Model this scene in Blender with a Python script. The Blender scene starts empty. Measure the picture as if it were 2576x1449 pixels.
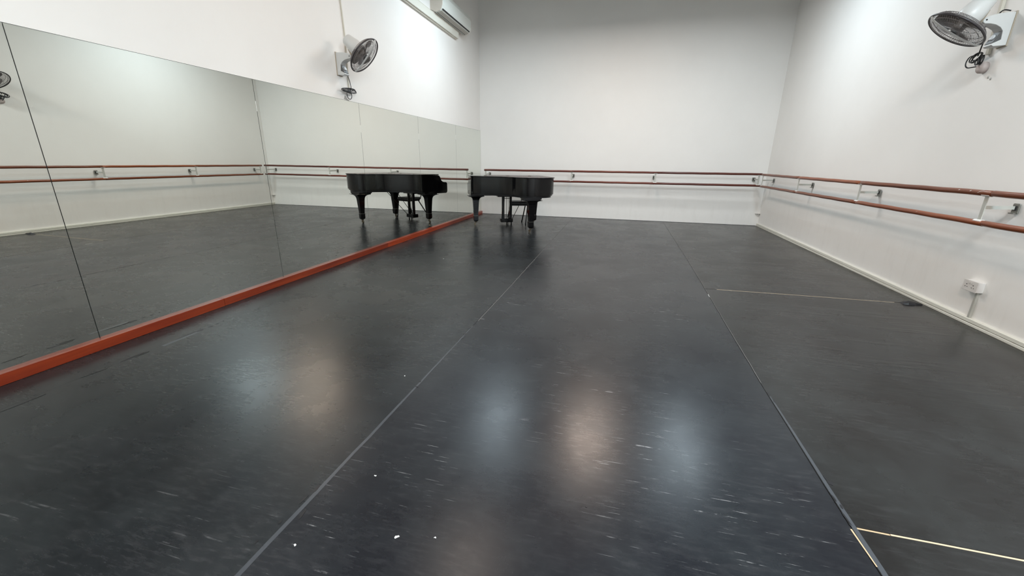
import bpy, bmesh, math, random
from mathutils import Vector, Matrix
random.seed(7)
C = bpy.context.scene.collection
sc = bpy.context.scene
PI = math.pi

# ------------------------------------------------------------------ camera
cam_d = bpy.data.cameras.new('camera')
cam = bpy.data.objects.new('camera', cam_d); C.objects.link(cam)
cam_d.sensor_fit = 'HORIZONTAL'; cam_d.sensor_width = 36.0
cam_d.lens = 36.0 * 1026.27 / 2576.0
cam_d.clip_start = 0.02; cam_d.clip_end = 100
Rv = Vector((0.96789544, 0.25103532, 0.01263656))
Uv = Vector((-0.08595034, 0.28331032, 0.95516899))
Fv = Vector((-0.23620109, 0.92558983, -0.29579134))
m = Matrix.Identity(4)
for i in range(3):
    m[i][0] = Rv[i]; m[i][1] = Uv[i]; m[i][2] = -Fv[i]
m[2][3] = 1.275
cam.matrix_world = m
sc.camera = cam

# ------------------------------------------------------------------ world, exposure
w = bpy.data.worlds.new('world'); sc.world = w; w.use_nodes = True
w.node_tree.nodes['Background'].inputs[0].default_value = (0.9, 0.95, 1.0, 1)
w.node_tree.nodes['Background'].inputs[1].default_value = 0.02
sc.view_settings.view_transform = 'Standard'
sc.view_settings.look = 'None'
sc.view_settings.gamma = 1.0
sc.view_settings.use_curve_mapping = False
sc.view_settings.exposure = 0.80

COOL = (0.76, 0.91, 1.0); WARM = (1.0, 0.81, 0.68)
LAMP_Z = 4.1
# x, y, colour, strength   (0.62 x 1.22 m ceiling panels)
LAMPS = [(-2.1, 7.1, COOL, 14), (-0.2, 7.1, WARM, 20), (1.5, 7.1, COOL, 15),
         (-1.6, 4.0, WARM, 5.5), (1.95, 0.75, COOL, 50), (0.6, 0.4, WARM, 34),
         (1.95, -1.0, COOL, 48)]  # last three panels are unseen, added to brighten the walls

# ------------------------------------------------------------------ room numbers
XL, XR, YB, YF, ZC = -3.3928, 2.9642, 10.0053, -3.0, 5.4
SEAM_L, SEAM_R = -1.066, 0.95

# ------------------------------------------------------------------ materials
def mat(name, col, rough=0.5, metal=0.0, spec=0.5, coat=0.0):
    m = bpy.data.materials.new(name); m.use_nodes = True
    b = m.node_tree.nodes['Principled BSDF']
    b.inputs['Base Color'].default_value = (*col, 1)
    b.inputs['Roughness'].default_value = rough
    b.inputs['Metallic'].default_value = metal
    b.inputs['Specular IOR Level'].default_value = spec
    b.inputs['Coat Weight'].default_value = coat
    b.inputs['Coat Roughness'].default_value = 0.05
    return m
def N(m, t, **kw):
    n = m.node_tree.nodes.new(t)
    for k, v in kw.items():
        if k.startswith('i_'): n.inputs[k[2:].replace('_', ' ')].default_value = v
        else: setattr(n, k, v)
    return n
def L(m, a, b): m.node_tree.links.new(a, b)
def noise(m, scale, detail=4, rough=0.5, vec=None, scl=None):
    tc = N(m, 'ShaderNodeTexCoord'); out = tc.outputs['Object']
    if scl:
        mp = N(m, 'ShaderNodeMapping'); mp.inputs['Scale'].default_value = scl
        L(m, out, mp.inputs[0]); out = mp.outputs[0]
        if vec: mp.inputs['Rotation'].default_value = vec
    n = N(m, 'ShaderNodeTexNoise'); n.inputs['Scale'].default_value = scale
    n.inputs['Detail'].default_value = detail; n.inputs['Roughness'].default_value = rough
    L(m, out, n.inputs['Vector']); return n.outputs['Fac']
def ramp(m, fac, stops):
    r = N(m, 'ShaderNodeValToRGB'); e = r.color_ramp.elements
    while len(e) < len(stops): e.new(0.5)
    for x, (p, c) in zip(e, stops):
        x.position = p; x.color = (*c, 1) if not isinstance(c, float) else (c, c, c, 1)
    L(m, fac, r.inputs[0]); return r.outputs[0]
def mix(m, fac, a, b, mode='MIX'):
    n = N(m, 'ShaderNodeMix', data_type='RGBA', blend_type=mode)
    for s, v in ((n.inputs[0], fac), (n.inputs[6], a), (n.inputs[7], b)):
        if isinstance(v, (int, float)): s.default_value = v
        elif isinstance(v, tuple): s.default_value = (*v, 1)
        else: L(m, v, s)
    return n.outputs[2]
def bump(m, h, strength, dist):
    b = N(m, 'ShaderNodeBump'); b.inputs['Strength'].default_value = strength
    b.inputs['Distance'].default_value = dist; L(m, h, b.inputs['Height'])
    L(m, b.outputs[0], m.node_tree.nodes['Principled BSDF'].inputs['Normal']); return b
def BS(m): return m.node_tree.nodes['Principled BSDF']

M = {}
# painted plaster
def wall_mat(name, col):
    m = mat(name, col, 0.62, spec=0.25)
    f = noise(m, 1.1, 5, 0.6)
    c = ramp(m, f, [(0.3, tuple(x * 0.965 for x in col)), (0.7, col)])
    g = noise(m, 5, 6, 0.65, scl=(1.6, 1.6, 0.35))
    geo = N(m, 'ShaderNodeNewGeometry'); sx = N(m, 'ShaderNodeSeparateXYZ'); L(m, geo.outputs['Position'], sx.inputs[0])
    lo = N(m, 'ShaderNodeMapRange'); lo.inputs['From Min'].default_value = 0.95; lo.inputs['From Max'].default_value = 0.35
    L(m, sx.outputs['Z'], lo.inputs['Value'])
    s = ramp(m, g, [(0.5, 0.0), (0.78, 1.0)])
    f2 = N(m, 'ShaderNodeMath', operation='MULTIPLY'); L(m, lo.outputs[0], f2.inputs[0]); L(m, s, f2.inputs[1])
    f3 = N(m, 'ShaderNodeMath', operation='MULTIPLY'); L(m, f2.outputs[0], f3.inputs[0]); f3.inputs[1].default_value = 0.12
    c = mix(m, f3.outputs[0], c, (0.50, 0.47, 0.43))
    L(m, c, BS(m).inputs['Base Color'])
    bump(m, noise(m, 60, 3), 0.06, 0.004)
    return m
M['wall'] = wall_mat('white_paint', (0.86, 0.848, 0.824))
M['ceiling'] = mat('ceiling_paint', (0.13, 0.10, 0.05), 0.8)

# dance vinyl
def mul(m, a, b):
    n = N(m, 'ShaderNodeMath', operation='MULTIPLY')
    for i, v in enumerate((a, b)):
        if isinstance(v, (int, float)): n.inputs[i].default_value = v
        else: L(m, v, n.inputs[i])
    return n.outputs[0]
def vinyl(name, dark, light, scratch, wrinkle):
    m = mat(name, (0.03, 0.031, 0.036), 0.36, spec=0.32)
    cl = noise(m, 1.3, 6, 0.6)
    base = ramp(m, cl, [(0.3, dark), (0.72, light)])
    # soft dusty scuffs
    dust = ramp(m, noise(m, 2.6, 9, 0.68), [(0.35, 0.0), (0.85, 1.0)])
    base = mix(m, mul(m, dust, 0.22), base, (0.06, 0.074, 0.076))
    # mottled, slightly streaky wear
    for k, (rot, sy) in enumerate(((0.15, 4.0), (-0.4, 5.0))):
        mt = ramp(m, noise(m, 9.0 + 4 * k, 6, 0.7, scl=(1.0, sy, 1.0), vec=(0, 0, rot)), [(0.50, 0.0), (0.78, 1.0)])
        zone = ramp(m, noise(m, 0.7 + .3 * k, 3, 0.6), [(0.42, 0.12), (0.66, 1.0)])
        mot = mul(m, mt, zone)
        base = mix(m, mul(m, mot, 0.40), base, (0.07, 0.069, 0.073))
    # foot-swept arcs: long thin pale scratches in a few directions, kept to worn zones
    worn = mul(m, ramp(m, noise(m, 0.8, 3, 0.5), [(0.44, 0.0), (0.58, 1.0)]), scratch)
    for k, (rot, sy, lo_) in enumerate(((0.12, 24.0, 0.67), (-0.35, 30.0, 0.68), (0.5, 26.0, 0.69), (-0.1, 40.0, 0.68))):
        scr = noise(m, 3.0 + k, 2, 0.4, scl=(1.0, sy, 1.0), vec=(0, 0, rot))
        brk = ramp(m, noise(m, 5.0 + k, 5, 0.7), [(0.52, 0.0), (0.60, 1.0)])
        rr = mul(m, mul(m, ramp(m, scr, [(lo_, 0.0), (lo_ + 0.03, 1.0)]), brk), mul(m, worn, 0.9))
        base = mix(m, rr, base, (0.19, 0.19, 0.195))
    L(m, base, BS(m).inputs['Base Color'])
    rg = ramp(m, noise(m, 1.7, 6, 0.6), [(0.2, 0.22), (0.8, 0.34)])
    ra = N(m, 'ShaderNodeMath', operation='MULTIPLY_ADD'); L(m, mot, ra.inputs[0]); ra.inputs[1].default_value = -0.06; L(m, rg, ra.inputs[2])
    L(m, ra.outputs[0], BS(m).inputs['Roughness'])
    h1 = noise(m, 0.9, 2, 0.4, scl=(0.7, 2.0, 1)); h2 = noise(m, 30, 6, 0.7)
    hh = N(m, 'ShaderNodeMath', operation='MULTIPLY_ADD'); L(m, h2, hh.inputs[0]); hh.inputs[1].default_value = 0.0; L(m, h1, hh.inputs[2])
    out = hh.outputs[0]
    if wrinkle:
        wk = noise(m, 1.5, 3, 0.5, scl=(0.75, 5.5, 1.0), vec=(0, 0, 0.06))
        rdg = ramp(m, wk, [(0.50, 0.0), (0.60, 1.0), (0.68, 0.0)])
        pm = ramp(m, noise(m, 0.75, 2, 0.5), [(0.42, 0.0), (0.60, 1.0)])
        ad = N(m, 'ShaderNodeMath', operation='MULTIPLY_ADD'); L(m, mul(m, rdg, pm), ad.inputs[0]); ad.inputs[1].default_value = wrinkle; L(m, out, ad.inputs[2]); out = ad.outputs[0]
    bump(m, out, 0.3, 0.005)
    return m
M['vinyl'] = vinyl('black_vinyl', (0.0048, 0.0056, 0.0084), (0.0092, 0.0101, 0.0135), 1.0, 0.0)
M['vinyl_left'] = vinyl('black_vinyl_mirror_side', (0.0050, 0.0066, 0.0085), (0.0095, 0.0115, 0.0140), 0.25, 0.0)
M['vinyl_right'] = vinyl('black_vinyl_wall_side', (0.0050, 0.0047, 0.0047), (0.0090, 0.0086, 0.0086), 0.12, 0.75)

M['underlay'] = mat('pale_underlay', (0.42, 0.31, 0.19), 0.8)
M['pale_strip'] = mat('pale_joint', (0.44, 0.35, 0.24), 0.7)
M['concrete'] = mat('dark_subfloor', (0.05, 0.045, 0.04), 0.9)
M['tape'] = mat('grey_seam_tape', (0.042, 0.047, 0.055), 0.30)
M['black_tape'] = mat('black_tape', (0.006, 0.006, 0.008), 0.45)
M['seam_highlight'] = mat('grey_seam_highlight', (0.10, 0.098, 0.095), 0.5)  # lighter grey that paints in the highlight along the long seams
M['paper'] = mat('white_scrap', (0.75, 0.75, 0.73), 0.8)

# mirror
m = mat('mirror_glass', (0.83, 0.85, 0.80), 0.0, metal=1.0); M['mirror'] = m
M['mirror_edge'] = mat('mirror_edge', (0.045, 0.055, 0.045), 0.35)
M['glue'] = mat('white_glue', (0.85, 0.86, 0.83), 0.5)

def wood(name, c1, c2, rough, coat, along='X'):
    m = mat(name, c1, rough, coat=coat)
    scl = {'X': (0.8, 22, 22), 'Y': (22, 0.8, 22)}[along]
    g = noise(m, 1.6, 6, 0.6, scl=scl)
    c = ramp(m, g, [(0.3, c1), (0.7, c2)])
    oi = N(m, 'ShaderNodeObjectInfo')
    mr = N(m, 'ShaderNodeMapRange'); mr.inputs['To Min'].default_value = 0.72; mr.inputs['To Max'].default_value = 1.2
    L(m, oi.outputs['Random'], mr.inputs['Value'])
    hs = N(m, 'ShaderNodeHueSaturation'); L(m, mr.outputs[0], hs.inputs['Value']); L(m, c, hs.inputs['Color'])
    L(m, hs.outputs[0], BS(m).inputs['Base Color'])
    return m
M['rail_x'] = wood('varnished_rail', (0.085, 0.014, 0.007), (0.15, 0.030, 0.013), 0.40, 0.15, 'X')
M['rail_y'] = wood('varnished_rail_side', (0.14, 0.030, 0.008), (0.25, 0.064, 0.016), 0.36, 0.1, 'Y')
M['ledge'] = wood('red_ledge_wood', (0.17, 0.016, 0.004), (0.31, 0.044, 0.009), 0.33, 0.3, 'Y')
M['steel'] = mat('painted_steel', (0.50, 0.50, 0.46), 0.4, metal=0.15)
M['plate'] = mat('grey_cast_plate', (0.22, 0.22, 0.20), 0.4, metal=0.6)
M['white_plate'] = mat('white_saddle', (0.72, 0.71, 0.68), 0.4)
M['dark_hole'] = mat('dark_recess', (0.012, 0.012, 0.012), 0.7)
M['lacquer'] = mat('black_lacquer', (0.003, 0.003, 0.004), 0.10, spec=0.35, coat=0.0)
M['satin'] = mat('black_satin', (0.006, 0.006, 0.008), 0.4, spec=0.3)
M['brass'] = mat('dull_brass', (0.16, 0.135, 0.10), 0.4, metal=0.9)
M['ivory'] = mat('key_ivory', (0.8, 0.78, 0.72), 0.3)
M['vinylseat'] = mat('black_seat_vinyl', (0.008, 0.008, 0.010), 0.38)
M['tube'] = mat('black_tube', (0.008, 0.008, 0.009), 0.35, metal=0.3)
M['fan_white'] = mat('fan_white_plastic', (0.66, 0.67, 0.66), 0.35)
M['fan_grey'] = mat('fan_panel_grey', (0.10, 0.10, 0.10), 0.45)
M['fan_knob'] = mat('fan_knob_white', (0.6, 0.62, 0.64), 0.35)
M['yoke'] = mat('aged_plastic', (0.42, 0.36, 0.28), 0.5)
M['ring'] = mat('dark_ring', (0.05, 0.045, 0.048), 0.4, metal=0.3)
M['blade'] = mat('smoke_blade', (0.13, 0.112, 0.10), 0.35)
M['wire'] = mat('guard_wire', (0.26, 0.245, 0.245), 0.4, metal=0.3)
M['cable'] = mat('black_cable', (0.012, 0.013, 0.014), 0.45)
M['pvc'] = mat('ivory_pvc', (0.62, 0.59, 0.51), 0.45)
M['trunk'] = mat('white_trunking', (0.70, 0.69, 0.62), 0.45)
M['ac'] = mat('aircon_white', (0.70, 0.72, 0.68), 0.4)
M['ac_side'] = mat('aircon_side', (0.66, 0.60, 0.53), 0.5)
M['ac_louvre'] = mat('aircon_louvre', (0.40, 0.38, 0.34), 0.5)
M['socket'] = mat('socket_white', (0.72, 0.70, 0.68), 0.35)
M['grey_plug'] = mat('pinkish_grey_plug', (0.42, 0.36, 0.34), 0.5)
M['plaster'] = mat('bare_plaster', (0.42, 0.42, 0.40), 0.9)
M['housing'] = mat('lamp_housing', (0.4, 0.4, 0.38), 0.6)
def emit(name, col, s):
    m = bpy.data.materials.new(name); m.use_nodes = True; nt = m.node_tree; nt.nodes.clear()
    e = nt.nodes.new('ShaderNodeEmission'); o = nt.nodes.new('ShaderNodeOutputMaterial')
    e.inputs[0].default_value = (*col, 1); e.inputs[1].default_value = s
    nt.links.new(e.outputs[0], o.inputs[0]); return m

# ------------------------------------------------------------------ geometry helpers
def box(bm, x0, x1, y0, y1, z0, z1):
    v = [bm.verts.new((x, y, z)) for z in (z0, z1) for x, y in ((x0, y0), (x1, y0), (x1, y1), (x0, y1))]
    for f in ((3, 2, 1, 0), (4, 5, 6, 7), (0, 1, 5, 4), (1, 2, 6, 5), (2, 3, 7, 6), (3, 0, 4, 7)):
        bm.faces.new([v[i] for i in f])
def frame(d):
    d = d.normalized(); a = Vector((0, 0, 1)) if abs(d.z) < 0.9 else Vector((1, 0, 0))
    u = d.cross(a).normalized(); return u, d.cross(u).normalized()
def tube(bm, pts, r, n=12, cap=True, closed=False):
    pts = [Vector(p) for p in pts]; rings = []; k = len(pts)
    rr = r if isinstance(r, (list, tuple)) else [r] * k
    u = None
    for i, p in enumerate(pts):
        if closed: d = pts[(i + 1) % k] - pts[i - 1]
        else: d = pts[min(i + 1, k - 1)] - pts[max(i - 1, 0)]
        d.normalize()
        if u is None: u, _ = frame(d)
        else: u = (u - d * u.dot(d)).normalized()
        v = d.cross(u)
        rings.append([bm.verts.new(p + rr[i] * (math.cos(2 * PI * j / n) * u + math.sin(2 * PI * j / n) * v)) for j in range(n)])
    for i in range(k if closed else k - 1):
        a, b = rings[i], rings[(i + 1) % k]
        for j in range(n):
            f = bm.faces.new((a[j], a[(j + 1) % n], b[(j + 1) % n], b[j])); f.smooth = True
    if cap and not closed: bm.faces.new(rings[0][::-1]); bm.faces.new(rings[-1])
def bar(bm, a, b, wu, wv, up=(0, 0, 1)):
    """rectangular bar from a to b; wu across up-normal, wv along up"""
    a, b = Vector(a), Vector(b); d = (b - a).normalized(); up = Vector(up)
    u = d.cross(up).normalized(); v = u.cross(d).normalized()
    q = [[bm.verts.new(p + su * u * wu / 2 + sv * v * wv / 2) for su, sv in ((-1, -1), (1, -1), (1, 1), (-1, 1))] for p in (a, b)]
    for j in range(4): bm.faces.new((q[0][j], q[0][(j + 1) % 4], q[1][(j + 1) % 4], q[1][j]))
    bm.faces.new(q[0][::-1]); bm.faces.new(q[1])
def prism(bm, pts, z0, z1, axis='Z'):
    def P(a, b, c): return {'Z': (a, b, c), 'Y': (a, c, b), 'X': (c, a, b)}[axis]
    lo = [bm.verts.new(P(a, b, z0)) for a, b in pts]; hi = [bm.verts.new(P(a, b, z1)) for a, b in pts]
    n = len(pts)
    for i in range(n): bm.faces.new((lo[i], lo[(i + 1) % n], hi[(i + 1) % n], hi[i]))
    bm.faces.new(lo[::-1]); bm.faces.new(hi)
def lathe(bm, prof, n=32, o=(0, 0, 0), axis=(0, 0, 1), cap=True):
    o = Vector(o); ax = Vector(axis).normalized(); u, v = frame(ax); rings = []
    for r, h in prof:
        rings.append([bm.verts.new(o + ax * h + max(r, 1e-5) * (math.cos(2 * PI * j / n) * u + math.sin(2 * PI * j / n) * v)) for j in range(n)])
    for a, b in zip(rings, rings[1:]):
        for j in range(n):
            f = bm.faces.new((a[j], a[(j + 1) % n], b[(j + 1) % n], b[j])); f.smooth = True
    if cap: bm.faces.new(rings[0][::-1]); bm.faces.new(rings[-1])
def obj(name, bm, m, parent=None, bevel=0, smooth=False, seg=2, mat4=None, kind=None):
    bmesh.ops.recalc_face_normals(bm, faces=bm.faces)
    me = bpy.data.meshes.new(name); bm.to_mesh(me); bm.free()
    for mm in (m if isinstance(m, list) else [m]): me.materials.append(mm)
    if smooth:
        for p in me.polygons: p.use_smooth = True
    o = bpy.data.objects.new(name, me); C.objects.link(o)
    if parent: o.parent = parent
    if mat4 is not None: o.matrix_local = mat4
    if bevel:
        b = o.modifiers.new('bevel', 'BEVEL'); b.width = bevel; b.segments = seg; b.limit_method = 'ANGLE'; b.angle_limit = 0.6
        b.harden_normals = False
    if kind: o['kind'] = kind
    return o
def B(fn, *a, **k):
    bm = bmesh.new(); fn(bm, *a, **k); return bm
def tag(o, label, cat, group=None):
    o['label'] = label; o['category'] = cat
    if group: o['group'] = group
    return o
def thing(name, label, cat, loc=(0, 0, 0), rz=0, group=None):
    o = bpy.data.objects.new(name, None); C.objects.link(o); o.location = loc; o.rotation_euler = (0, 0, rz)
    o.empty_display_size = 0.1
    return tag(o, label, cat, group)
def struct(name, bm, m, parent=None, **k):
    o = obj(name, bm, m, parent, **k)
    if not parent: o['kind'] = 'structure'
    return o

# ------------------------------------------------------------------ structure
struct('wall_back', B(box, XL - 0.2, XR + 0.2, YB, YB + 0.2, -0.1, ZC), M['wall'])
struct('wall_left', B(box, XL - 0.206, XL - 0.006, YF, YB, -0.1, ZC), M['wall'])
struct('wall_right', B(box, XR + 0.008, XR + 0.208, YF, YB, -0.1, ZC), M['wall'])
struct('wall_front', B(box, XL - 0.2, XR + 0.2, YF - 0.2, YF, -0.1, ZC), M['wall'])
struct('ceiling', B(box, XL - 0.2, XR + 0.2, YF - 0.2, YB + 0.2, ZC, ZC + 0.2), M['ceiling'])
floor = struct('floor', B(box, XL - 0.006, XR + 0.008, YF, YB, -0.1, -0.0035), M['underlay'])

# vinyl sheets of the dance floor, edges following the slightly wavering seams
def seam(pts, jit=0.0016, step=0.12, seed=0):
    rnd = random.Random(seed); out = []
    for (x0, y0), (x1, y1) in zip(pts, pts[1:]):
        n = max(1, int(math.hypot(x1 - x0, y1 - y0) / step))
        for i in range(n):
            t = i / n; out.append((x0 + (x1 - x0) * t + rnd.uniform(-jit, jit), y0 + (y1 - y0) * t + rnd.uniform(-jit, jit)))
    out.append(pts[-1]); return out
S1 = seam([(-1.082, YF), (-1.084, 0.72), (-1.073, 1.45), (-1.064, 2.4), (-1.057, 4.1), (-1.058, 7.4), (-1.05, YB - 0.006)], seed=1)
S2 = seam([(0.925, YF), (0.930, 1.3), (0.930, 2.4), (0.940, 3.04), (0.967, 4.63), (0.986, 6.13), (1.008, YB - 0.006)], seed=2)
S0 = seam([(-3.045, YF), (-3.045, 2.0), (-3.055, 5.0), (-3.05, 7.7)], seed=3)
X3 = seam([(-3.05, 7.80), (-2.84, 7.973), (-2.30, 8.30), (-1.836, 8.566), (-1.40, 8.70), (-1.058, 8.775)], seed=4)
X1 = seam([(0.962, 4.566), (1.84, 4.603), (2.955, 4.625)], seed=5)
X2 = seam([(0.930, 1.462), (2.955, 1.452)], seed=6)
def off(pts, dx, dy=0): return [(x + dx, y + dy) for x, y in pts]
def upto(pts, y0, y1): return [p for p in pts if y0 - 1e-6 <= p[1] <= y1 + 1e-6]
def sheet(poly):
    bm = bmesh.new(); prism(bm, poly, -0.0032, 0.0)
    cx = (max(p[0] for p in poly) + min(p[0] for p in poly)) / 2
    o = struct('vinyl_sheet', bm, M['vinyl_left' if cx < -1.1 else ('vinyl_right' if cx > 1 else 'vinyl')], floor)
    return o
g = 0.0022
xl, xr = XL + 0.0, XR - 0.02
g0 = 0.0004
sheet([(xl, YF)] + off(S0, -g0)[:] + [(-3.05 - g, YB - 0.006), (xl, YB - 0.006)])
yb = YB - 0.006
s1a = upto(S1, YF, 8.77); s1b = upto(S1, 8.79, YB)
sheet(off(S0, g0) + off(X3, 0, -.005)[1:-1] + [(-1.058 - g, 8.77)] + off(s1a, -g)[::-1])
sheet([(-3.05 + g, 7.81)] + off(X3, 0, .005)[1:-1] + [(-1.058 - g, 8.785)] + off(s1b, -g) + [(-3.05 + g, yb)])
sheet(off(S1, g) + off(S2, -g)[::-1])
G = 0.0055
lo = upto(S2, YF, 1.452); mi = upto(S2, 1.475, 4.555); hi = upto(S2, 4.58, YB)
sheet(off(lo, g) + [(0.930 + g, 1.462 - G)] + off(X2, 0, -G)[1:] + [(xr, 1.452 - G), (xr, YF)])
sheet([(0.930 + g, 1.462 + G)] + off(mi, g) + [(0.964 + g, 4.566 - G)] + off(X1, 0, -G)[1:] + [(xr, 4.625 - G), (xr, 1.452 + G)] + off(X2, 0, G)[::-1][1:-1])
sheet([(0.966 + g, 4.566 + G)] + off(hi, g) + [(xr, yb), (xr, 4.625 + G)] + off(X1, 0, G)[::-1][1:-1])

# seam backings: dark under the long seams, pale showing in the cross joints
for sm in (S0, S1, S2, X3):
    bm = bmesh.new(); n = len(sm)
    up = sm is X3
    a = [bm.verts.new((x - (0 if up else .02), y - (.02 if up else 0), -0.0033)) for x, y in sm]
    b = [bm.verts.new((x + (0 if up else .02), y + (.02 if up else 0), -0.0033)) for x, y in sm]
    for i in range(n - 1): bm.faces.new((a[i], b[i], b[i + 1], a[i + 1]))
    obj('seam_backing', bm, M['black_tape'], floor)
for sm, x0, x1, hw in ((X1, 0.985, 2.74, .0052), (X2, 0.985, 2.955, .0036)):
    bm = bmesh.new(); p = [q for q in sm if x0 <= q[0] <= x1]
    lo_ = [(x, y - hw) for x, y in p]; hi_ = [(x, y + hw) for x, y in p]
    prism(bm, lo_ + hi_[::-1], -0.0034, -0.0004); obj('exposed_underlay_strip', bm, M['pale_strip'], floor)

# seam tape
def strip(pts, w, z=0.0006, name='seam_tape', m='tape'):
    bm = bmesh.new(); n = len(pts)
    W = [w * (1.0 if n < 5 else 0.30 + 0.70 * min(1.0, (n - 1 - i) / (0.6 * n))) * random.uniform(.93, 1.07) for i in range(n)]
    a = [bm.verts.new((x - w / 2, y, z)) for x, y in pts]; b = [bm.verts.new((x - w / 2 + q, y, z)) for (x, y), q in zip(pts, W)]
    a0 = [bm.verts.new((x - w / 2, y, 0.0001)) for x, y in pts]; b0 = [bm.verts.new((x - w / 2 + q, y, 0.0001)) for (x, y), q in zip(pts, W)]
    for i in range(n - 1):
        bm.faces.new((a[i], b[i], b[i + 1], a[i + 1])); bm.faces.new((a0[i], a[i], a[i + 1], a0[i + 1])); bm.faces.new((b[i], b0[i], b0[i + 1], b[i + 1]))
    return obj(name, bm, M[m])
t = strip(off(upto(S1, -0.5, 2.9), 0.006), 0.019)
tag(t, 'grey seam tape along the long floor seam nearest the mirror wall', 'floor tape', 'seam tapes')
t = strip(off(upto(S2, -0.5, 2.45), 0.017), 0.024)
tag(t, 'grey seam tape along the right-hand long floor seam towards the cross joint', 'floor tape', 'seam tapes')
t = strip([(-3.03, 1.93), (-3.035, 2.05), (-3.03, 2.2)], 0.03)
tag(t, 'short pale shiny tape strip between torn black slits near the red mirror ledge', 'floor tape', 'seam tapes')

# painted seam-edge highlights, torn black tape remains and tears: small pieces of the floor
bm = bmesh.new(); p = off(upto(S1, 2.9, 7.6), 0.006); prism(bm, off(p, -.0035) + off(p, .0035)[::-1], 0.0001, 0.0012)
obj('edge_highlight', bm, M['seam_highlight'], floor)  # pale strip drawn as the light catching the seam edge
bm = bmesh.new(); p = off(upto(S2, 2.5, 6.0), 0.005); prism(bm, off(p, -.002) + off(p, .002)[::-1], 0.0001, 0.0010)
obj('edge_highlight', bm, M['seam_highlight'], floor)
def shred(x, y, lx, ly, rot=0.0, seed=0, z=0.0011):
    rnd = random.Random(seed); n = 9; pts = []
    for i in range(n):
        a = 2 * PI * i / n; k = rnd.uniform(0.65, 1.15)
        px, py = lx / 2 * math.cos(a) * k, ly / 2 * math.sin(a) * k
        pts.append((x + px * math.cos(rot) - py * math.sin(rot), y + px * math.sin(rot) + py * math.cos(rot)))
    bm = bmesh.new(); prism(bm, pts, 0.0002, z); o = obj('torn_tape_piece', bm, M['black_tape'], floor); return o
tears = [(-3.014, 1.19, .006, .22), (-3.036, 1.53, .006, .12), (-3.048, 1.76, .010, .18), (-3.03, 1.80, .006, .10),
         (-3.052, 2.12, .007, .16), (-3.045, 2.21, .016, .06), (-3.045, 2.36, .008, .02), (-3.05, 2.42, .01, .012),
         (-3.04, 2.30, .012, .03), (-3.0, 3.26, .02, .018), (-3.05, 4.75, .012, .04), (-2.96, 4.9, .02, .025),
         (-3.06, 6.4, .012, .09), (-3.06, 6.62, .012, .06), (-3.05, 6.9, .014, .09), (-3.06, 7.15, .012, .05), (-3.06, 7.5, .012, .05),
         (-3.06, 8.1, .012, .08), (-3.06, 8.4, .02, .09), (-3.06, 8.9, .03, .03), (-3.05, 9.3, .012, .12),
         (-1.062, 3.55, .012, .03), (-1.066, 3.45, .016, .035), (-1.07, 2.84, .012, .05), (-1.068, 2.72, .016, .03),
         (-1.052, 2.66, .01, .05), (-1.072, 1.98, .014, .02), (-1.062, 1.92, .02, .012), (-1.085, 1.10, .012, .045),
         (-1.096, 1.04, .008, .04), (-1.105, 0.93, .010, .018), (-1.12, 0.84, .010, .016), (-1.05, 0.98, .008, .05),
         (0.951, 3.66, .014, .02), (0.941, 2.40, .010, .05), (0.945, 2.33, .008, .04), (0.962, 1.69, .016, .025),
         (0.954, 1.72, .006, .03), (0.937, 1.60, .006, .04), (0.945, 1.56, .008, .03), (-0.022, 1.296, .006, .006),
         (-1.058, 7.0, .02, .05), (1.0, 8.9, .012, .05), (0.936, 1.50, .006, .07)]
for i, a in enumerate(tears): shred(a[0], a[1], a[2] * (1.7 if a[0] < -2.9 else 1.3), a[3] * 1.08, rot=random.uniform(-0.12, 0.12), seed=i)
# pale scrape of underlay showing in a split beside the right seam
bm = bmesh.new(); prism(bm, [(0.925, 1.45), (0.931, 1.45), (0.938, 1.30), (0.934, 1.30)], 0.0002, 0.0008)
o = obj('exposed_underlay_sliver', bm, M['underlay'], floor)
bm = bmesh.new(); prism(bm, [(0.962, 4.36), (0.967, 4.36), (0.963, 4.27), (0.959, 4.27)], 0.0002, 0.0008)
o = obj('exposed_underlay_sliver', bm, M['paper'], floor)

# black crumpled tape wad at the cross seam by the right wall
bm = bmesh.new(); rnd = random.Random(3)
ring = []
pts = [(2.75, 4.575), (2.79, 4.56), (2.85, 4.565), (2.875, 4.585), (2.925, 4.59), (2.88, 4.61), (2.89, 4.64), (2.85, 4.625), (2.80, 4.65), (2.76, 4.635)]
lo_ = [bm.verts.new((x, y, 0.0004)) for x, y in pts]; hi_ = [bm.verts.new((2.82 + (x - 2.82) * 0.8, 4.605 + (y - 4.605) * 0.7, 0.012 + rnd.uniform(0, 0.012) * (1 if x < 2.86 else 0.2))) for x, y in pts]
c = bm.verts.new((2.81, 4.61, 0.03))
for i in range(len(pts)):
    j = (i + 1) % len(pts); bm.faces.new((lo_[i], lo_[j], hi_[j], hi_[i])); bm.faces.new((hi_[i], hi_[j], c))
bm.faces.new(lo_[::-1])
tag(obj('tape_wad', bm, M['black_tape']), 'crumpled black tape wad at the end of the pale cross seam beside the right skirting', 'tape')

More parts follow.
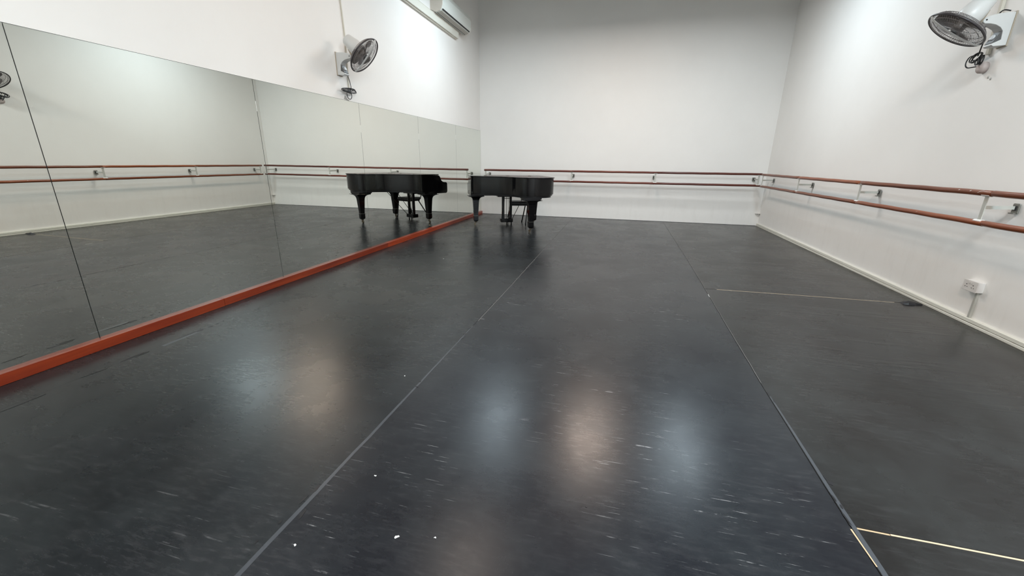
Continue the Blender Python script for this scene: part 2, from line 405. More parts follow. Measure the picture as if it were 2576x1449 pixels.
# paper crumbs
def scrap(x, y, s, seed, label):
    rnd = random.Random(seed); bm = bmesh.new(); n = 10; pts = []
    for i in range(n):
        a = 2 * PI * i / n; k = rnd.uniform(0.25, 1.2); pts.append((x + s * k * math.cos(a), y + s * k * 0.8 * math.sin(a)))
    prism(bm, pts, 0.0004, 0.0022); tag(obj('paper_scrap', bm, M['paper']), label, 'scrap', 'white scraps on the floor')
scrap(-0.66, 0.984, 0.010, 1, 'largest white paper scrap on the black floor, jagged like a small bone')
scrap(-0.898, 1.225, 0.005, 2, 'round white crumb lying alone beyond the largest scrap on the black floor')
scrap(-0.982, 0.864, 0.005, 5, 'thin white crumb lying beside the taped seam nearest the mirror')
scrap(-0.528, 1.018, 0.005, 9, 'small white crumb lying just right of the largest white scrap')
scrap(-1.192, 2.015, 0.005, 11, 'tiny white crumb on the mirror side of the taped seam')
scrap(-2.25, 5.02, 0.010, 12, 'tiny pale crumb on the floor in front of the piano')

# ------------------------------------------------------------------ right skirting with cable trunking
bb = bpy.data.objects.new('baseboard_right', None); C.objects.link(bb); bb['kind'] = 'structure'
def along_wall(name, prof, m, parent, jit, seed):
    """profile (dx from the wall, z) swept along y with slight waviness"""
    rnd = random.Random(seed); ys = [YF + i * (YB - 0.003 - YF) / 40 for i in range(41)]; bm = bmesh.new(); rings = []
    for y in ys:
        d = rnd.uniform(-jit, jit); dz = rnd.uniform(-jit, jit) * 0.6
        rings.append([bm.verts.new((XR + 0.008 - dx - (d if dx > 0.001 else 0), y, z + (dz if z > 0.001 else 0))) for dx, z in prof])
    n = len(prof)
    for a, b in zip(rings, rings[1:]):
        for j in range(n): bm.faces.new((a[j], a[(j + 1) % n], b[(j + 1) % n], b[j]))
    bm.faces.new(rings[0]); bm.faces.new(rings[-1][::-1])
    return obj(name, bm, m, parent)
along_wall('cable_trunking', [(0, 0.026), (0.022, 0.026), (0.024, 0.029), (0.024, 0.054), (0.020, 0.058), (0, 0.058)], M['trunk'], bb, 0.0012, 1)
along_wall('skirting_strip', [(0, 0.0004), (0.026, 0.0004), (0.027, 0.004), (0.027, 0.019), (0.024, 0.021), (0, 0.021)], M['trunk'], bb, 0.0018, 2)

# back wall meets floor bare; its thin shadow gap is laid in as black strip
struct('shadow_gap_strip', B(box, XL + 0.04, XR - 0.03, YB - 0.0055, YB - 0.0005, -0.003, 0.0055), M['black_tape'])

# ------------------------------------------------------------------ red wooden ledge under the mirrors
led = bpy.data.objects.new('trim_1', None); C.objects.link(led); led['kind'] = 'structure'
for y0, y1 in ((YF + 0.01, 0.15), (0.152, 2.71), (2.713, 5.47), (5.473, YB - 0.002)):
    bm = B(box, XL - 0.005, XL + 0.0355, y0, y1, 0.0005, 0.0689)
    obj('wooden_plank', bm, M['ledge'], led, bevel=0.002)

# ------------------------------------------------------------------ mirror panels
ys = [YB - 0.001, YB - 1.588, YB - 3.2588, YB - 4.914, YB - 6.5614, YB - 8.2076, YB - 9.86, YB - 11.51]
mlab = ['tall mirror panel in the back corner, next to the back wall',
        'mirror panel second from the back corner, reflecting the back-wall barre above the piano',
        'mirror panel third from the back corner, reflecting most of the grand piano',
        'mirror panel fourth from the back corner, below the left wall fan',
        'wide mirror panel fifth from the back corner, reflecting the right-wall barre brackets',
        'large nearest mirror panel at the picture edge, reflecting the right wall fan',
        'mirror panel behind the viewer on the left wall']
tops = [1.9755] * 8
for i in range(7):
    y1, y0 = ys[i] - 0.0022, ys[i + 1] + 0.0022
    p = thing('mirror_panel', mlab[i], 'mirror', (XL, y0, 0.069), 0, 'wall mirror panels')
    bm = bmesh.new(); box(bm, -0.0058, 0.0, 0.0, y1 - y0, 0.0003, 1.9755 - 0.069)
    o = obj('glass', bm, [M['mirror_edge'], M['mirror']], p)
    for f in o.data.polygons:
        if f.normal.x > 0.9: f.material_index = 1
    bm = bmesh.new(); box(bm, -0.0058, 0.0004, -0.003, y1 - y0 + 0.003, 1.9755 - 0.069, 1.9755 - 0.0665)
    obj('top_edge', bm, M['mirror_edge'], p)
    # white glue blobs in the joint
    if i < 5 and i > 0:
        z0 = {1: 1.70, 2: 1.62, 3: 1.62, 4: 1.70}[i]
        bm = bmesh.new(); box(bm, -0.004, 0.0008, y1 - y0 + 0.0004, y1 - y0 + 0.0036, z0 - 0.069, z0 + 0.09 - 0.069)
        obj('joint_filler', bm, M['glue'], p)
bm = bmesh.new(); box(bm, XL - 0.006, XL - 0.0045, YF, YB, 0.07, 1.97)
struct('trim_3', bm, M['black_tape'])

# ------------------------------------------------------------------ barres
RR = 0.0225; Z1, Z2, ZP = 1.088, 0.8615, 0.98
BX = XR - 0.2065            # rail line of the right barre
BY = YB - 0.3343            # rail line of the back barre
def bracket(parent, depth, M4):
    """local: wall at x=0, rails at x=-depth, y along the wall, z up"""
    br = obj('bracket', B(box, -depth - 0.004, -depth + 0.002, -0.016, 0.016, Z2 + RR - 0.001, Z1 - RR + 0.001), M['steel'], parent, mat4=M4)
    bm = bmesh.new(); bar(bm, (-depth + 0.001, 0, ZP), (-0.008, 0, ZP + 0.004), 0.008, 0.026)
    obj('arm', bm, M['steel'], br)
    bm = bmesh.new(); box(bm, -0.012, 0.0, -0.03, 0.03, ZP - 0.042, ZP + 0.038)
    obj('wall_plate', bm, M['plate'], br, bevel=0.006)
    bm = bmesh.new(); box(bm, -0.0175, -0.0115, -0.015, 0.015, ZP - 0.016, ZP + 0.018)
    obj('plate_recess', bm, M['dark_hole'], br)
    bm = bmesh.new(); box(bm, -0.03, -0.0115, -0.022, 0.022, ZP - 0.042, ZP - 0.034)
    obj('plate_lip', bm, M['plate'], br)
    for zc, sgn in ((Z2, 1), (Z1, -1)):
        bm = bmesh.new(); n = 8; a0, a1 = (0.25 * PI, 0.80 * PI)
        ro = RR + 0.0035; ri = RR - 0.001; Y = 0.036
        ring = []
        for i in range(n + 1):
            a = a0 + (a1 - a0) * i / n
            for r in (ri, ro):
                ring.append([bm.verts.new((-depth + r * math.cos(a), y, zc + sgn * r * math.sin(a))) for y in (-Y, Y)])
        for i in range(n):
            p, q = ring[2 * i], ring[2 * i + 1]; r_, s = ring[2 * i + 2], ring[2 * i + 3]
            bm.faces.new((q[0], q[1], s[1], s[0])); bm.faces.new((p[1], p[0], r_[0], r_[1]))
            bm.faces.new((p[0], q[0], s[0], r_[0])); bm.faces.new((q[1], p[1], r_[1], s[1]))
        bm.faces.new((ring[0][0], ring[0][1], ring[1][1], ring[1][0])); bm.faces.new((ring[-2][1], ring[-2][0], ring[-1][0], ring[-1][1]))
        obj('saddle', bm, M['white_plate'], br)
    return br
bar_r = thing('ballet_barre', 'long double wooden ballet barre on white brackets along the right wall', 'barre', (XR, 0, 0))
cuts = [-1.5, 0.39, 2.22, 4.05, 5.856, 7.681, 9.49]
for i, y in enumerate(cuts[1:]):
    bracket(bar_r, 0.2065, Matrix.Translation((0.008 * 0, y, 0)))
def rail(parent, a, b, m):
    bm = bmesh.new(); n = 14; pts = [Vector(a).lerp(Vector(b), i / n) for i in range(n + 1)]
    for i, p in enumerate(pts): p.z += 0.0012 * math.sin(i * 1.7 + a[1])
    tube(bm, pts, RR, 20)
    return obj('rail', bm, m, parent, bevel=0.003)
ends = [-1.5, 0.39, 2.22, 4.0, 5.856, 7.68, 9.545]
for z in (Z1, Z2):
    for y0, y1 in zip(ends, ends[1:]):
        rail(bar_r, (-0.2065, y0 + 0.0006, z), (-0.2065, y1 - 0.0006, z), M['rail_y'])
# chipped paint marks on the near rail
for y, z, l, w_, rot in ((4.10, Z1, 0.045, 0.004, 0.5), (4.20, Z1, 0.008, 0.006, 0), (4.32, Z1, 0.007, 0.006, 0), (4.75, Z2, 0.010, 0.003, 0.4)):
    bm = bmesh.new(); n = 6; ring = []
    for i in range(n + 1):
        t = i / n - 0.5; a = math.radians(150) - t * (1.1 if l > .02 else .35); yy = y - t * l
        ring.append([bm.verts.new((-0.2065 + (RR + 0.0006) * math.cos(a), yy + s * w_ / 2, z + (RR + 0.0006) * math.sin(a))) for s in (-1, 1)])
    for p, q in zip(ring, ring[1:]): bm.faces.new((p[0], p[1], q[1], q[0]))
    obj('paint_chip', bm, M['glue'], bar_r)
bar_b = thing('ballet_barre', 'double wooden ballet barre along the back wall behind the piano', 'barre', (0, YB, 0))
Rz = Matrix.Rotation(PI / 2, 4, 'Z')
for x in (-3.155, -1.099, 0.712, 2.735):
    bracket(bar_b, 0.3343, Matrix.Translation((x, 0, 0)) @ Rz)
for z in (Z1, Z2):
    xs = [-3.19, -1.099, 0.712, 2.79]
    for x0, x1 in zip(xs, xs[1:]):
        rail(bar_b, (x0 + 0.0006, -0.3343, z - 0.010 + 0.0045 * (x0 + 3.2) / 2), (x1 - 0.0006, -0.3343, z - 0.010 + 0.0045 * (x1 + 3.2) / 2), M['rail_x'])

# ------------------------------------------------------------------ grand piano
PX, PY, PTH, PL, PW = -2.498, 8.760, 3.6043, 1.627, 1.485
piano = thing('grand_piano', 'black lacquered baby grand piano with closed lid in the mirror corner', 'piano', (PX, PY, 0), PTH)
h = PW / 2
def outline(y0, ins=0.0, L_=PL):
    pts = [(-h, y0), (h, y0), (h, .62)]
    P = [Vector((h, .62)), Vector((h, .95)), Vector((.12, .95)), Vector((0, L_ - .22))]
    for i in range(1, 25):
        t = i / 24; pts.append(tuple((1 - t) ** 3 * P[0] + 3 * t * (1 - t) ** 2 * P[1] + 3 * t * t * (1 - t) * P[2] + t ** 3 * P[3]))
    for i in range(4, 25):
        a = PI * i / 24; pts.append((-h / 2 + h / 2 * math.cos(a), L_ - .3 + .3 * math.sin(a)))
    if ins:
        v = [Vector(p) for p in pts]; out = []
        for i in range(len(v)):
            a, b, c = v[i - 1], v[i], v[(i + 1) % len(v)]
            n1 = Vector(((b - a).y, -(b - a).x)); n2 = Vector(((c - b).y, -(c - b).x))
            n1 = n1.normalized() if n1.length > 1e-9 else n2.normalized(); n2 = n2.normalized() if n2.length > 1e-9 else n1
            mN = (n1 + n2); mN = mN.normalized() / max(0.5, (mN.normalized()).dot(n1))
            out.append(tuple(b - mN * ins))
        pts = out
    return pts
K = M['lacquer']
def smooth_sides(o, ang=0.6):
    for p in o.data.polygons: p.use_smooth = True
    o.data.set_sharp_from_angle(angle=ang)
o = obj('case', B(prism, outline(.24), .70, .984), K, piano); smooth_sides(o, 0.5)
bm = B(prism, outline(.25, 0.018), .675, .701); o = obj('base_moulding', bm, K, piano); smooth_sides(o, 0.5)
bm = bmesh.new(); prism(bm, outline(.27, 0.045), .64, .676)
obj('underframe', bm, M['satin'], piano)
# lid
bm = bmesh.new(); prism(bm, outline(.245, -0.014), .986, 1.004)
o = obj('lid', bm, K, piano, bevel=0.006, seg=3)
for p in o.data.polygons: p.use_smooth = True
o.data.set_sharp_from_angle(angle=0.5)
bm = bmesh.new(); box(bm, -h + 0.0, h - 0.0, .648, .652, 1.0035, 1.0048); obj('lid_seam', bm, M['satin'], piano)
for x in (-.45, .0, .45):
    bm = bmesh.new(); tube(bm, [(x - .03, .65, 1.0055), (x + .03, .65, 1.0055)], .003, 8); obj('lid_hinge', bm, M['brass'], piano)
# arms (cheeks)
ap = [(.245, .984), (.21, .975), (.185, .945), (.170, .905), (.150, .872), (.115, .848), (.07, .84), (.03, .838), (.008, .826), (0, .80), (0, .655), (.012, .625), (.03, .615), (.245, .615)]
for s in (-1, 1):
    bm = bmesh.new(); x0, x1 = sorted((s * h, s * (h - .075))); prism(bm, ap, x0, x1, 'X')
    o = obj('arm', bm, K, piano, bevel=0.004)
bm = B(box, -h + .003, h - .003, .03, .60, .612, .70); obj('keybed', bm, K, piano, bevel=0.004)
bm = B(box, -h + .076, h - .076, .004, .028, .65, .735); obj('keyslip', bm, K, piano, bevel=0.004)
bm = bmesh.new(); prism(bm, [(.05, .74), (.245, .74), (.245, .98), (.232, .98), (.18, .80), (.06, .775)], -h + .076, h - .076, 'X'); obj('fallboard', bm, K, piano, bevel=0.003)
bm = B(box, -h + .11, h - .11, .03, .06, .70, .738); obj('keys_front', bm, M['ivory'], piano)
# legs
def leg(x, y, rz=0.0):
    prof = [(.600, .160), (.592, .160), (.590, .142), (.580, .112), (.565, .090), (.545, .075), (.515, .065), (.47, .060), (.20, .043), (.198, .047), (.185, .048), (.112, .047), (.088, .042), (.080, .028), (.074, .026)]
    bm = bmesh.new(); rings = [[bm.verts.new((sx * a, sy * a, z)) for sx, sy in ((-1, -1), (1, -1), (1, 1), (-1, 1))] for z, a in prof]
    for a, b in zip(rings, rings[1:]):
        for j in range(4): bm.faces.new((a[j], a[(j + 1) % 4], b[(j + 1) % 4], b[j]))
    bm.faces.new(rings[0]); bm.faces.new(rings[-1][::-1])
    l = obj('leg', bm, K, piano, bevel=0.003, mat4=Matrix.Translation((x, y, 0)) @ Matrix.Rotation(rz, 4, 'Z'))
    bm = bmesh.new(); box(bm, -.048, .048, -.048, .048, .196, .199); obj('leg_band', bm, M['plate'], l)
    cs = obj('caster', B(tube, [(0.02, -0.012, .024), (0.02, 0.012, .024)], .0235, 20), M['brass'], l)
    bm = bmesh.new(); lathe(bm, [(.022, .074), (.020, .060), (.014, .052)], 16); bar(bm, (.0, -.017, .054), (.02, -.017, .022), .004, .018, (0, 1, 0)) ; bar(bm, (.0, .017, .054), (.02, .017, .022), .004, .018, (0, 1, 0))
    obj('caster_fork', bm, M['brass'], l)
    return l
LEGS = [(h - .12, .434), (-h + .12, .434), (-h + .458, PL - .155)]
for (x, y), a in zip(LEGS, (0, 0, 0.1)):
    leg(x, y, a)
    bm = bmesh.new(); box(bm, x - .17, x + .17 if x < 0.5 else h - .02, y - .17, y + (.17 if y < 1 else .115), .615, .64); box(bm, x - .155, x + (.155 if x < .5 else .11), y - .155, y + (.155 if y < 1 else .105), .598, .616)
    obj('leg_plate', bm, M['satin'], piano)
# pedal lyre
ly = obj('pedal_lyre', B(box, -.19, .17, .31, .49, .575, .64), K, piano, bevel=0.004)
for x in (-.115, .045):
    bm = bmesh.new(); bar(bm, (x, .40, .12), (x * 1.05, .40, .58), .042, .05, (0, 1, 0)); obj('lyre_post', bm, K, ly, bevel=0.003)
bm = B(box, -.165, .095, .32, .46, .048, .128); obj('pedal_box', bm, K, ly, bevel=0.012, seg=3)
bm = B(box, -.115, .045, .385, .415, .535, .548); obj('lyre_crossbar', bm, K, ly)
for x in (-.085, -.035, .015):
    bm = bmesh.new(); tube(bm, [(x, .40, .11), (x, .40, .60)], .0045, 8); obj('pedal_rod', bm, M['brass'], ly)
    bm = bmesh.new(); bar(bm, (x, .33, .075), (x, .23, .060), .026, .007); obj('pedal', bm, M['brass'], ly, bevel=0.003)
for x, x2 in ((-.15, -.30), (.08, .10)):
    bm = bmesh.new(); tube(bm, [(x, .45, .12), (x2, .86, .645)], .006, 8); obj('lyre_brace', bm, M['tube'], ly)
bm = bmesh.new(); tube(bm, [(-.035, .42, .0), (-.035, .42, .08)], .009, 10); obj('lyre_foot', bm, M['tube'], ly)

# ------------------------------------------------------------------ piano chair
chair = thing('piano_chair', 'black padded chair with splayed tube legs tucked under the piano keyboard', 'chair', (-2.10, 8.70, 0), math.radians(200))
# local: +Y towards the piano tail
def cl_(x, y, z):
    v = Matrix.Rotation(-math.radians(200), 3, 'Z') @ Vector((x + 2.10, y - 8.70, 0)); return (v.x, v.y, z)
bm = bmesh.new(); box(bm, -.19, .19, -.17, .21, .408, .472)
obj('seat', bm, M['vinylseat'], chair, bevel=0.022, seg=4)
bm = B(box, -.172, .172, -.155, .195, .385, .410); obj('seat_frame', bm, M['tube'], chair, bevel=0.004)
bm = bmesh.new(); box(bm, -.18, .18, -.245, -.215, .60, .83)
obj('backrest', bm, M['vinylseat'], chair, bevel=0.014, seg=3)
for s in (-1, 1):
    bm = bmesh.new(); tube(bm, [(s * .17, -.17, .42), (s * .17, -.20, .52), (s * .165, -.212, .80)], .0095, 10); obj('back_post', bm, M['tube'], chair)
for a, b in (((.165, .17, .41), cl_(-2.195, 8.46, .008)), ((-.175, .17, .41), cl_(-1.885, 8.48, .008))):
    bm = bmesh.new(); tube(bm, [a, b], .0105, 10); l = obj('leg', bm, M['tube'], chair)
    bm = bmesh.new(); tube(bm, [(b[0], b[1], 0.0005), (b[0], b[1], .025)], .014, 12); obj('foot_cap', bm, M['cable'], l)
for a, b in (((.165, -.10, .41), cl_(-2.42, 8.98, .010)), ((-.17, -.10, .41), cl_(-2.06, 8.88, .010))):
    bm = bmesh.new(); tube(bm, [a, b], .0125, 10); l = obj('leg', bm, M['tube'], chair)
    bm = bmesh.new(); tube(bm, [(b[0], b[1], 0.0005), (b[0], b[1], .03)], .016, 12); obj('foot_cap', bm, M['cable'], l)

# ------------------------------------------------------------------ wall fans
def fan(loc, rz, Cw, nw, label, swing):
    f = thing('wall_fan', label, 'fan', loc, rz, 'wall fans')
    Ri = Matrix.Rotation(-rz, 3, 'Z'); Cc = Ri @ (Vector(Cw) - Vector(loc)); n = (Ri @ Vector(nw)).normalized()
    prof = [(0, .112), (.10, .108), (.15, .100), (.192, .082), (.207, .066), (.205, .048), (.190, .038), (.155, .036), (.115, .026), (.080, .006), (.056, -.022), (.050, -.085), (.100, -.110), (.104, -.122), (.09, -.132), (0, -.128)]
    bm = bmesh.new(); prism(bm, prof, -.045, .045, 'Y')
    base = obj('wall_bracket', bm, M['fan_white'], f, bevel=0.003)
    bm = bmesh.new(); box(bm, -.004 + .004, .008, -.052, .052, -.136, .118); obj('back_plate', bm, M['yoke'], f, bevel=0.002)
    bm = bmesh.new(); prism(bm, [(.052, -.083), (.099, -.108), (.099, -.102), (.062, -.02), (.058, -.020)], -.038, .038, 'Y')
    pnl = obj('control_panel', bm, M['fan_grey'], f)
    nn = Vector((.082, 0, .037)).normalized()
    bm = bmesh.new(); lathe(bm, [(.022, -.004), (.022, .010), (.018, .014)], 24, (.080, 0, -.062), nn); obj('knob', bm, M['fan_knob'], pnl)
    bm = bmesh.new(); tube(bm, [(.187, -.047, .064), (.187, .047, .064)], .006, 12); obj('pivot_screw', bm, M['dark_hole'], f)
    # yoke from pivot to motor
    mo = Cc - n * .13
    under = Vector((0, 0, -1)); under = (under - n * under.dot(n)).normalized()
    yk = Cc - n * .17 + under * .055
    bm = bmesh.new(); tube(bm, [Vector((.180, 0, .064)), Vector((.215, 0, .060)), yk], [.026, .024, .028], 14); obj('yoke', bm, M['yoke'], f)
    # motor housing
    prof = [(.0, -.262), (.056, -.260), (.062, -.254), (.066, -.235), (.074, -.180), (.081, -.150), (.083, -.110), (.081, -.070), (.072, -.054), (0, -.052)]
    bm = bmesh.new(); lathe(bm, prof, 32, Cc, n); mh = obj('motor_housing', bm, M['fan_white'], f)
    u, v = frame(n)
    bm = bmesh.new(); lathe(bm, [(.0, -.266), (.034, -.265), (.038, -.258)], 20, Cc, n); obj('rear_cap', bm, M['yoke'], mh)
    bm = bmesh.new(); tube(bm, [Cc - n * .07, Cc + n * .02], .008, 10); obj('shaft', bm, M['plate'], f)
    # guards: front and rear cages of wires (kept as fine wirework)
    R = .213; Cc = Cc + n * .012
    PF = {1: ((.045, .022), (.10, .021), (.155, .017), (.192, .010), (R, .0)), -1: ((.045, .060), (.10, .059), (.155, .052), (.192, .034), (R, .0))}
    for nm, sg in (('rear_guard', -1), ('front_guard', 1)):
        bm = bmesh.new(); k = 72
        for i in range(k):
            a = 2 * PI * i / k; e = math.cos(a) * u + math.sin(a) * v
            pts = [Cc + e * r + n * sg * hh for r, hh in PF[sg]]
            tube(bm, pts, .0013, 4, cap=False)
        for r, hh, t in (((.045, .022, .002), (.130, .0195, .0013), (.182, .0125, .002)) if sg > 0 else ((.045, .060, .002), (.130, .056, .0015), (.182, .040, .002), (.200, .018, .003))):
            tube(bm, [Cc + (math.cos(2 * PI * i / 36) * u + math.sin(2 * PI * i / 36) * v) * r + n * sg * hh for i in range(36)], t, 5, closed=True)
        obj(nm, bm, M['wire'], f, kind='stuff')
    bm = bmesh.new(); tube(bm, [Cc + (math.cos(2 * PI * i / 64) * u + math.sin(2 * PI * i / 64) * v) * R for i in range(64)], .0075, 8, closed=True)
    obj('guard_ring', bm, M['ring'], f)
    bm = bmesh.new(); lathe(bm, [(.0, .026), (.026, .026), (.028, .024), (.028, .018)], 28, Cc, n); obj('hub_badge', bm, M['fan_grey'], f)
    # white strap over the whole front cage
    d = (Ri @ Vector(swing)); d = (d - n * d.dot(n)).normalized(); wv = n.cross(d)
    bm = bmesh.new(); ring = []
    for r, hh in ((-.216, -.016), (-.214, .004), (-.198, .014), (-.165, .022), (-.10, .027), (0, .030), (.10, .027), (.165, .022), (.198, .014), (.214, .004), (.216, -.016)):
        for dh in (0, .004): ring.append([bm.verts.new(Cc + d * r + n * (hh + dh) + wv * s * .0145) for s in (-1, 1)])
    for i in range(0, len(ring) - 2, 2):
        a, b, c, e = ring[i], ring[i + 1], ring[i + 2], ring[i + 3]
        bm.faces.new((b[0], b[1], e[1], e[0])); bm.faces.new((a[1], a[0], c[0], c[1])); bm.faces.new((a[0], b[0], e[0], c[0])); bm.faces.new((b[1], a[1], c[1], e[1]))
    obj('guard_strap', bm, M['fan_white'], f)
    # three blades
    bm = bmesh.new(); lathe(bm, [(.0, .004), (.030, .002), (.042, -.006), (.045, -.05), (.0, -.052)], 24, Cc, n); hb = obj('blade_hub', bm, M['blade'], f)
    for i in range(3):
        a0 = 2 * PI * i / 3 + 0.55; bm = bmesh.new(); g_ = []
        for ir in range(8):
            r = .036 + .146 * ir / 7; wdt = [.30, .40, .50, .56, .58, .56, .48, .30][ir]
            row = []
            for ia in range(7):
                t = ia / 6; a = a0 + (t - .5) * wdt * 2 * (1 + .15 * ir / 7)
                hh = (t - .5) * .050 * (1 - .35 * ir / 7) + .006 * math.sin(t * PI)
                row.append(Cc + (math.cos(a) * u + math.sin(a) * v) * r + n * (hh - .028))
            g_.append(row)
        for sg in (0, 1):
            pass
        top = [[bm.verts.new(p + n * .001) for p in r] for r in g_]; bot = [[bm.verts.new(p - n * .001) for p in r] for r in g_]
        for a, b in zip(top, top[1:]):
            for j in range(6): bm.faces.new((a[j], a[j + 1], b[j + 1], b[j]))
        for a, b in zip(bot, bot[1:]):
            for j in range(6): bm.faces.new((a[j + 1], a[j], b[j], b[j + 1]))
        for j in range(6):
            bm.faces.new((top[0][j + 1], top[0][j], bot[0][j], bot[0][j + 1])); bm.faces.new((top[-1][j], top[-1][j + 1], bot[-1][j + 1], bot[-1][j]))
        for i2 in range(7):
            bm.faces.new((top[i2][0], top[i2 + 1][0], bot[i2 + 1][0], bot[i2][0])); bm.faces.new((top[i2 + 1][6], top[i2][6], bot[i2][6], bot[i2 + 1][6]))
        obj('blade', bm, M['blade'], hb, smooth=True)
    return f
fan((XL - 0.006, 4.765, 2.37), 0, (-3.05, 4.77, 2.45), (.75, .09, -.65), 'white wall fan with dark cage on the left wall above the mirrors', (0, 0, 1))
fan((XR + 0.008, 4.735, 2.37), PI, (2.562, 4.615, 2.363), (-.55, .08, -.83), 'white wall fan tilted far down with dark cage on the right wall', (0, 0, 1))

# cables, conduits and sockets of the fans
def wire_thing(name, paths, r, m, label, cat):
    t = None
    for p in paths:
        bm = bmesh.new(); q = smooth_path(p); tube(bm, q, r, 8)
        if t is None: t = tag(obj(name, bm, M[m]), label, cat)
        else: obj('cable_loop', bm, M[m], t)
    return t
def smooth_path(p, n=8):
    p = [Vector(x) for x in p]; out = []
    for i in range(len(p) - 1):
        a, b, c, d = p[max(i - 1, 0)], p[i], p[i + 1], p[min(i + 2, len(p) - 1)]
        for k in range(n):
            t = k / n; out.append(0.5 * ((2 * b) + (c - a) * t + (2 * a - 5 * b + 4 * c - d) * t * t + (3 * b - a - 3 * c + d) * t ** 3))
    out.append(p[-1]); return out
WL = XL - 0.006; WR = XR + 0.008
bm = bmesh.new(); bar(bm, (WL + .0075, 4.885, 3.54), (WL + .0075, 4.935, 2.62), .015, .014, (1, 0, 0)); bar(bm, (WL + .0075, 4.935, 2.621), (WL + .0075, 4.912, 2.13), .015, .014, (1, 0, 0))
tag(obj('cable_conduit', bm, M['pvc']), 'thin ivory cable conduit running down the left wall behind the fan', 'conduit')
bm = bmesh.new(); bar(bm, (WR - .012, 4.90, 3.6), (WR - .012, 4.845, 2.205), .030, .022, (1, 0, 0))
tag(obj('cable_conduit', bm, M['pvc'], bevel=0.002), 'thick ivory cable conduit running down the right wall behind the fan', 'conduit')
def ell(cx, cy, cz, ry, rz_, tilt=0, n=14, dx=0, ph=0, turns=1.0):
    return [(cx + dx * math.sin(2 * PI * i / n + ph), cy + ry * math.cos(2 * PI * i * turns / n) * math.cos(tilt) - rz_ * math.sin(2 * PI * i * turns / n) * math.sin(tilt),
             cz + ry * math.cos(2 * PI * i * turns / n) * math.sin(tilt) + rz_ * math.sin(2 * PI * i * turns / n) * math.cos(tilt)) for i in range(n + 1)]
cx = WL + .05
wire_thing('power_cable', [[(WL + .085, 4.80, 2.245), (WL + .075, 4.845, 2.19), (WL + .065, 4.875, 2.12), (cx, 4.88, 2.09)],
    ell(cx, 4.85, 2.09, .145, .022, .05), ell(cx + .008, 4.84, 2.098, .125, .016, .09, ph=1), ell(cx + .004, 4.875, 2.084, .12, .018, .0, ph=2), ell(cx + .01, 4.82, 2.092, .10, .02, .12, ph=2),
    ell(cx, 4.85, 2.040, .048, .050)], .0042, 'cable', 'black power cable coiled in flat loops under the left wall fan', 'cable')
bm = B(box, WL, WL + .035, 4.84, 4.915, 2.045, 2.12)
tag(obj('wall_socket', bm, M['socket'], bevel=0.004), 'small white socket hidden behind the coiled cable under the left fan', 'socket')
bm = bmesh.new(); prism(bm, [(4.80, 1.99), (4.84, 1.985), (4.90, 1.978), (4.905, 1.984), (4.86, 2.0), (4.85, 2.022), (4.82, 2.03), (4.812, 2.005)], WL + 0.0002, WL + .004, 'X')
struct('trim_4', bm, M['plaster'])
cx = WR - .05
wire_thing('power_cable', [[(WR - .14, 4.772, 2.408), (WR - .105, 4.79, 2.32), (WR - .075, 4.845, 2.235), (cx - .02, 4.86, 2.20)],
    ell(cx - .02, 4.885, 2.195, .062, .028, -.3), ell(cx - .01, 4.88, 2.20, .052, .022, -.2), ell(cx - .015, 4.875, 2.19, .058, .026, -.4),
    ell(cx, 4.83, 2.165, .014, .034, .2), ell(cx - .008, 4.825, 2.16, .018, .030, .1), ell(cx - .012, 4.838, 2.168, .012, .036, .3), ell(cx - .02, 4.85, 2.155, .018, .026, 0),
    [(2.904, 4.894, 2.214), (2.854, 4.869, 2.196), (2.824, 4.844, 2.155), (2.809, 4.813, 2.118), (2.824, 4.807, 2.101), (2.864, 4.828, 2.107), (2.904, 4.846, 2.115)],
    [(WR - .02, 4.73, 2.50), (WR - .05, 4.76, 2.515), (WR - .04, 4.82, 2.50), (WR - .02, 4.86, 2.46)]], .0048, 'cable', 'black power cable bundled and looped under the right wall fan', 'cable')
bm = bmesh.new(); lathe(bm, [(.045, 0), (.045, .035), (.038, .045), (.02, .052)], 24, (WR, 4.845, 2.105), (-1, 0, 0)); tube(bm, [(WR - .03, 4.83, 2.15), (WR - .03, 4.835, 2.10), (WR - .022, 4.845, 2.07)], .02, 12)
tag(obj('wall_socket', bm, M['grey_plug']), 'round pinkish grey socket with plug below the right fan cable', 'socket')
for (y, z) in ((4.775, 2.018), (4.745, 2.002)):
    bm = bmesh.new(); lathe(bm, [(.012, 0), (.008, .003), (.0, .004)], 10, (WR, y, z), (-1, 0, 0))
    struct('trim_5', bm, M['plaster'])

# ------------------------------------------------------------------ air conditioner and trunking, left wall
ac = thing('air_conditioner', 'white split air conditioner with dark slots high on the left wall', 'air conditioner', (WL, 7.43, 3.70))
apf = [(0, .335), (.0, .040), (.075, .0), (.115, .0), (.175, .018), (.205, .050), (.225, .11), (.228, .24), (.20, .32), (.17, .335)]
ALn = 1.42
bm = bmesh.new(); prism(bm, apf, .012, ALn - .012, 'Y'); obj('cover', bm, M['ac'], ac, bevel=0.004)
for y0, y1 in ((0, .014), (ALn - .014, ALn)):
    bm = bmesh.new(); prism(bm, apf, y0, y1, 'Y'); obj('end_cap', bm, M['ac_side'], ac)
bm = bmesh.new(); prism(bm, [(.115, .0), (.185, .024), (.188, .018), (.117, -.006)], .05, ALn - .05, 'Y'); obj('louvre', bm, M['ac_louvre'], ac)
bm = bmesh.new(); prism(bm, [(.197, .036), (.207, .055), (.210, .054), (.200, .034)], .05, ALn - .05, 'Y'); obj('outlet_slot', bm, M['dark_hole'], ac)
bm = bmesh.new(); prism(bm, [(.100, -.001), (.112, -.001), (.112, -.004), (.100, -.004)], .05, ALn - .05, 'Y'); obj('outlet_slot', bm, M['dark_hole'], ac)
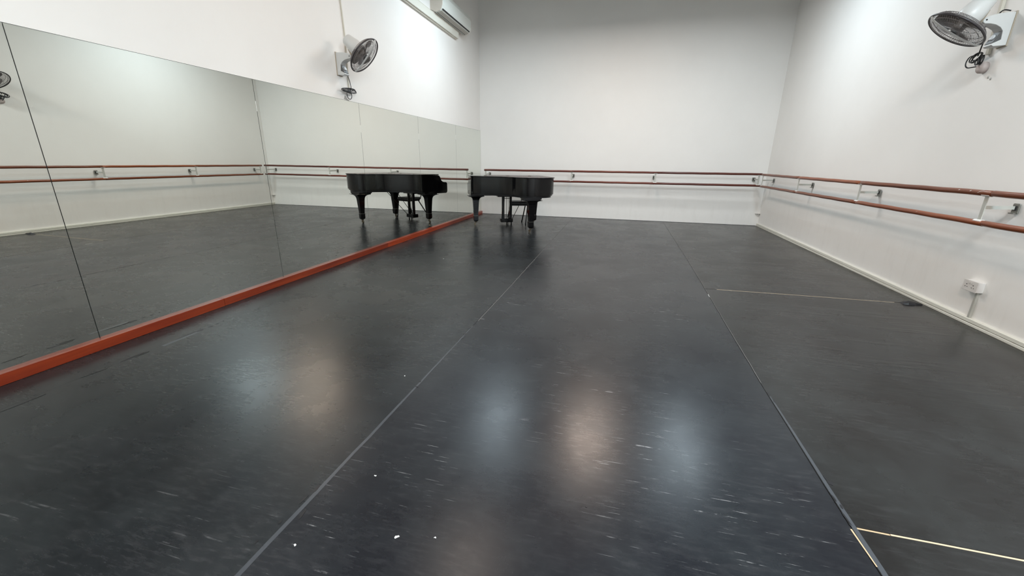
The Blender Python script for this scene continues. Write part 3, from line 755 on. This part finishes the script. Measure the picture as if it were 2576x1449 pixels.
bm = bmesh.new(); prism(bm, [(.0, .035), (.07, -.004), (.066, -.012), (-.0, .025)], .0, ALn, 'Y'); obj('rear_chassis', bm, M['ac_side'], ac)
tr = thing('cable_trunking', 'long white cable trunking box below the air conditioner', 'trunking', (WL + .0008, 0, 3.57))
bm = B(box, .0, .062, 1.0, 8.57, .0, .118); obj('cover', bm, M['trunk'], tr, bevel=0.003)
bm = B(box, .0, .036, 1.0, 8.53, -.016, .001); obj('back_channel', bm, M['pvc'], tr)
bm = B(box, .0615, .0635, 1.0, 8.56, .112, .1185); obj('cover_lip', bm, M['pvc'], tr)

# ------------------------------------------------------------------ double socket low on the right wall
s = thing('double_socket', 'white double wall socket low on the right wall above the skirting', 'socket', (WR, 4.155, 0.325), PI)
bm = B(box, .0, .046, -.073, .073, -.043, .043); obj('back_box', bm, M['socket'], s, bevel=0.003)
bm = B(box, .046, .053, -.075, .075, -.045, .045); fp = obj('face_plate', bm, M['socket'], s, bevel=0.003)
for yy in (-.034, .034):
    bm = B(box, .053, .0545, yy - .004, yy + .004, .012 - .006, .012); obj('pin_hole', bm, M['dark_hole'], fp)
    for dy in (-.011, .011):
        bm = B(box, .053, .0545, yy + dy - .0035, yy + dy + .0035, -.014, -.010); obj('pin_hole', bm, M['dark_hole'], fp)
    bm = B(box, .053, .057, (yy * .35) - .007, (yy * .35) + .007, .018, .034); obj('switch', bm, M['socket'], fp, bevel=0.001)
bm = bmesh.new(); bar(bm, (WR - .010, 4.115, .286), (WR - .010, 4.115, .057), .020, .018, (1, 0, 0))
tag(obj('cable_conduit', bm, M['steel']), 'short grey conduit between the low double socket and the skirting', 'conduit')

# small hook in the back right corner
bm = bmesh.new(); box(bm, XR - .115 + .03, XR + .008, YB - .05, YB, .262, .270); box(bm, XR - .03, XR - .02, YB - .04, YB, .235, .262)
tag(obj('corner_bracket', bm, M['socket']), 'tiny white shelf-like bracket low in the back right corner', 'bracket')

# ------------------------------------------------------------------ ceiling lamps (above the frame; front three added for fill)
for i, (x, y, col, st) in enumerate(LAMPS):
    warm = col is WARM
    row = 'near the back wall' if y > 6 else ('over the middle of the room' if y > 2 else ('added for fill above the viewer' if y > 0 else 'added for fill behind the viewer'))
    side = 'mirror side' if x < -1 else ('centre' if x < 1 else 'right side')
    t = thing('ceiling_light', f'{"warm" if warm else "cool"} white hanging light panel {row}, {side}', 'lamp', (x, y, LAMP_Z), 0, 'ceiling light panels')
    bm = bmesh.new(); prism(bm, [(-.32, .0), (.32, .0), (.22, .09), (-.22, .09)], -.62, .62, 'Y'); obj('housing', bm, M['housing'], t, bevel=0.004)
    for s_ in (-1, 1):
        bm = bmesh.new(); tube(bm, [(0, s_ * .45, .09), (0, s_ * .45, ZC - LAMP_Z)], .004, 6); obj('suspension_rod', bm, M['plate'], t)
    bm = bmesh.new(); v = [bm.verts.new((a, b, -.003)) for a, b in ((-.30, -.60), (.30, -.60), (.30, .60), (-.30, .60))]; bm.faces.new(v[::-1])
    me = bpy.data.meshes.new('diffuser'); bm.to_mesh(me); bm.free(); me.materials.append(emit('lamp_glow', col, st))
    o = bpy.data.objects.new('diffuser', me); C.objects.link(o); o.parent = t
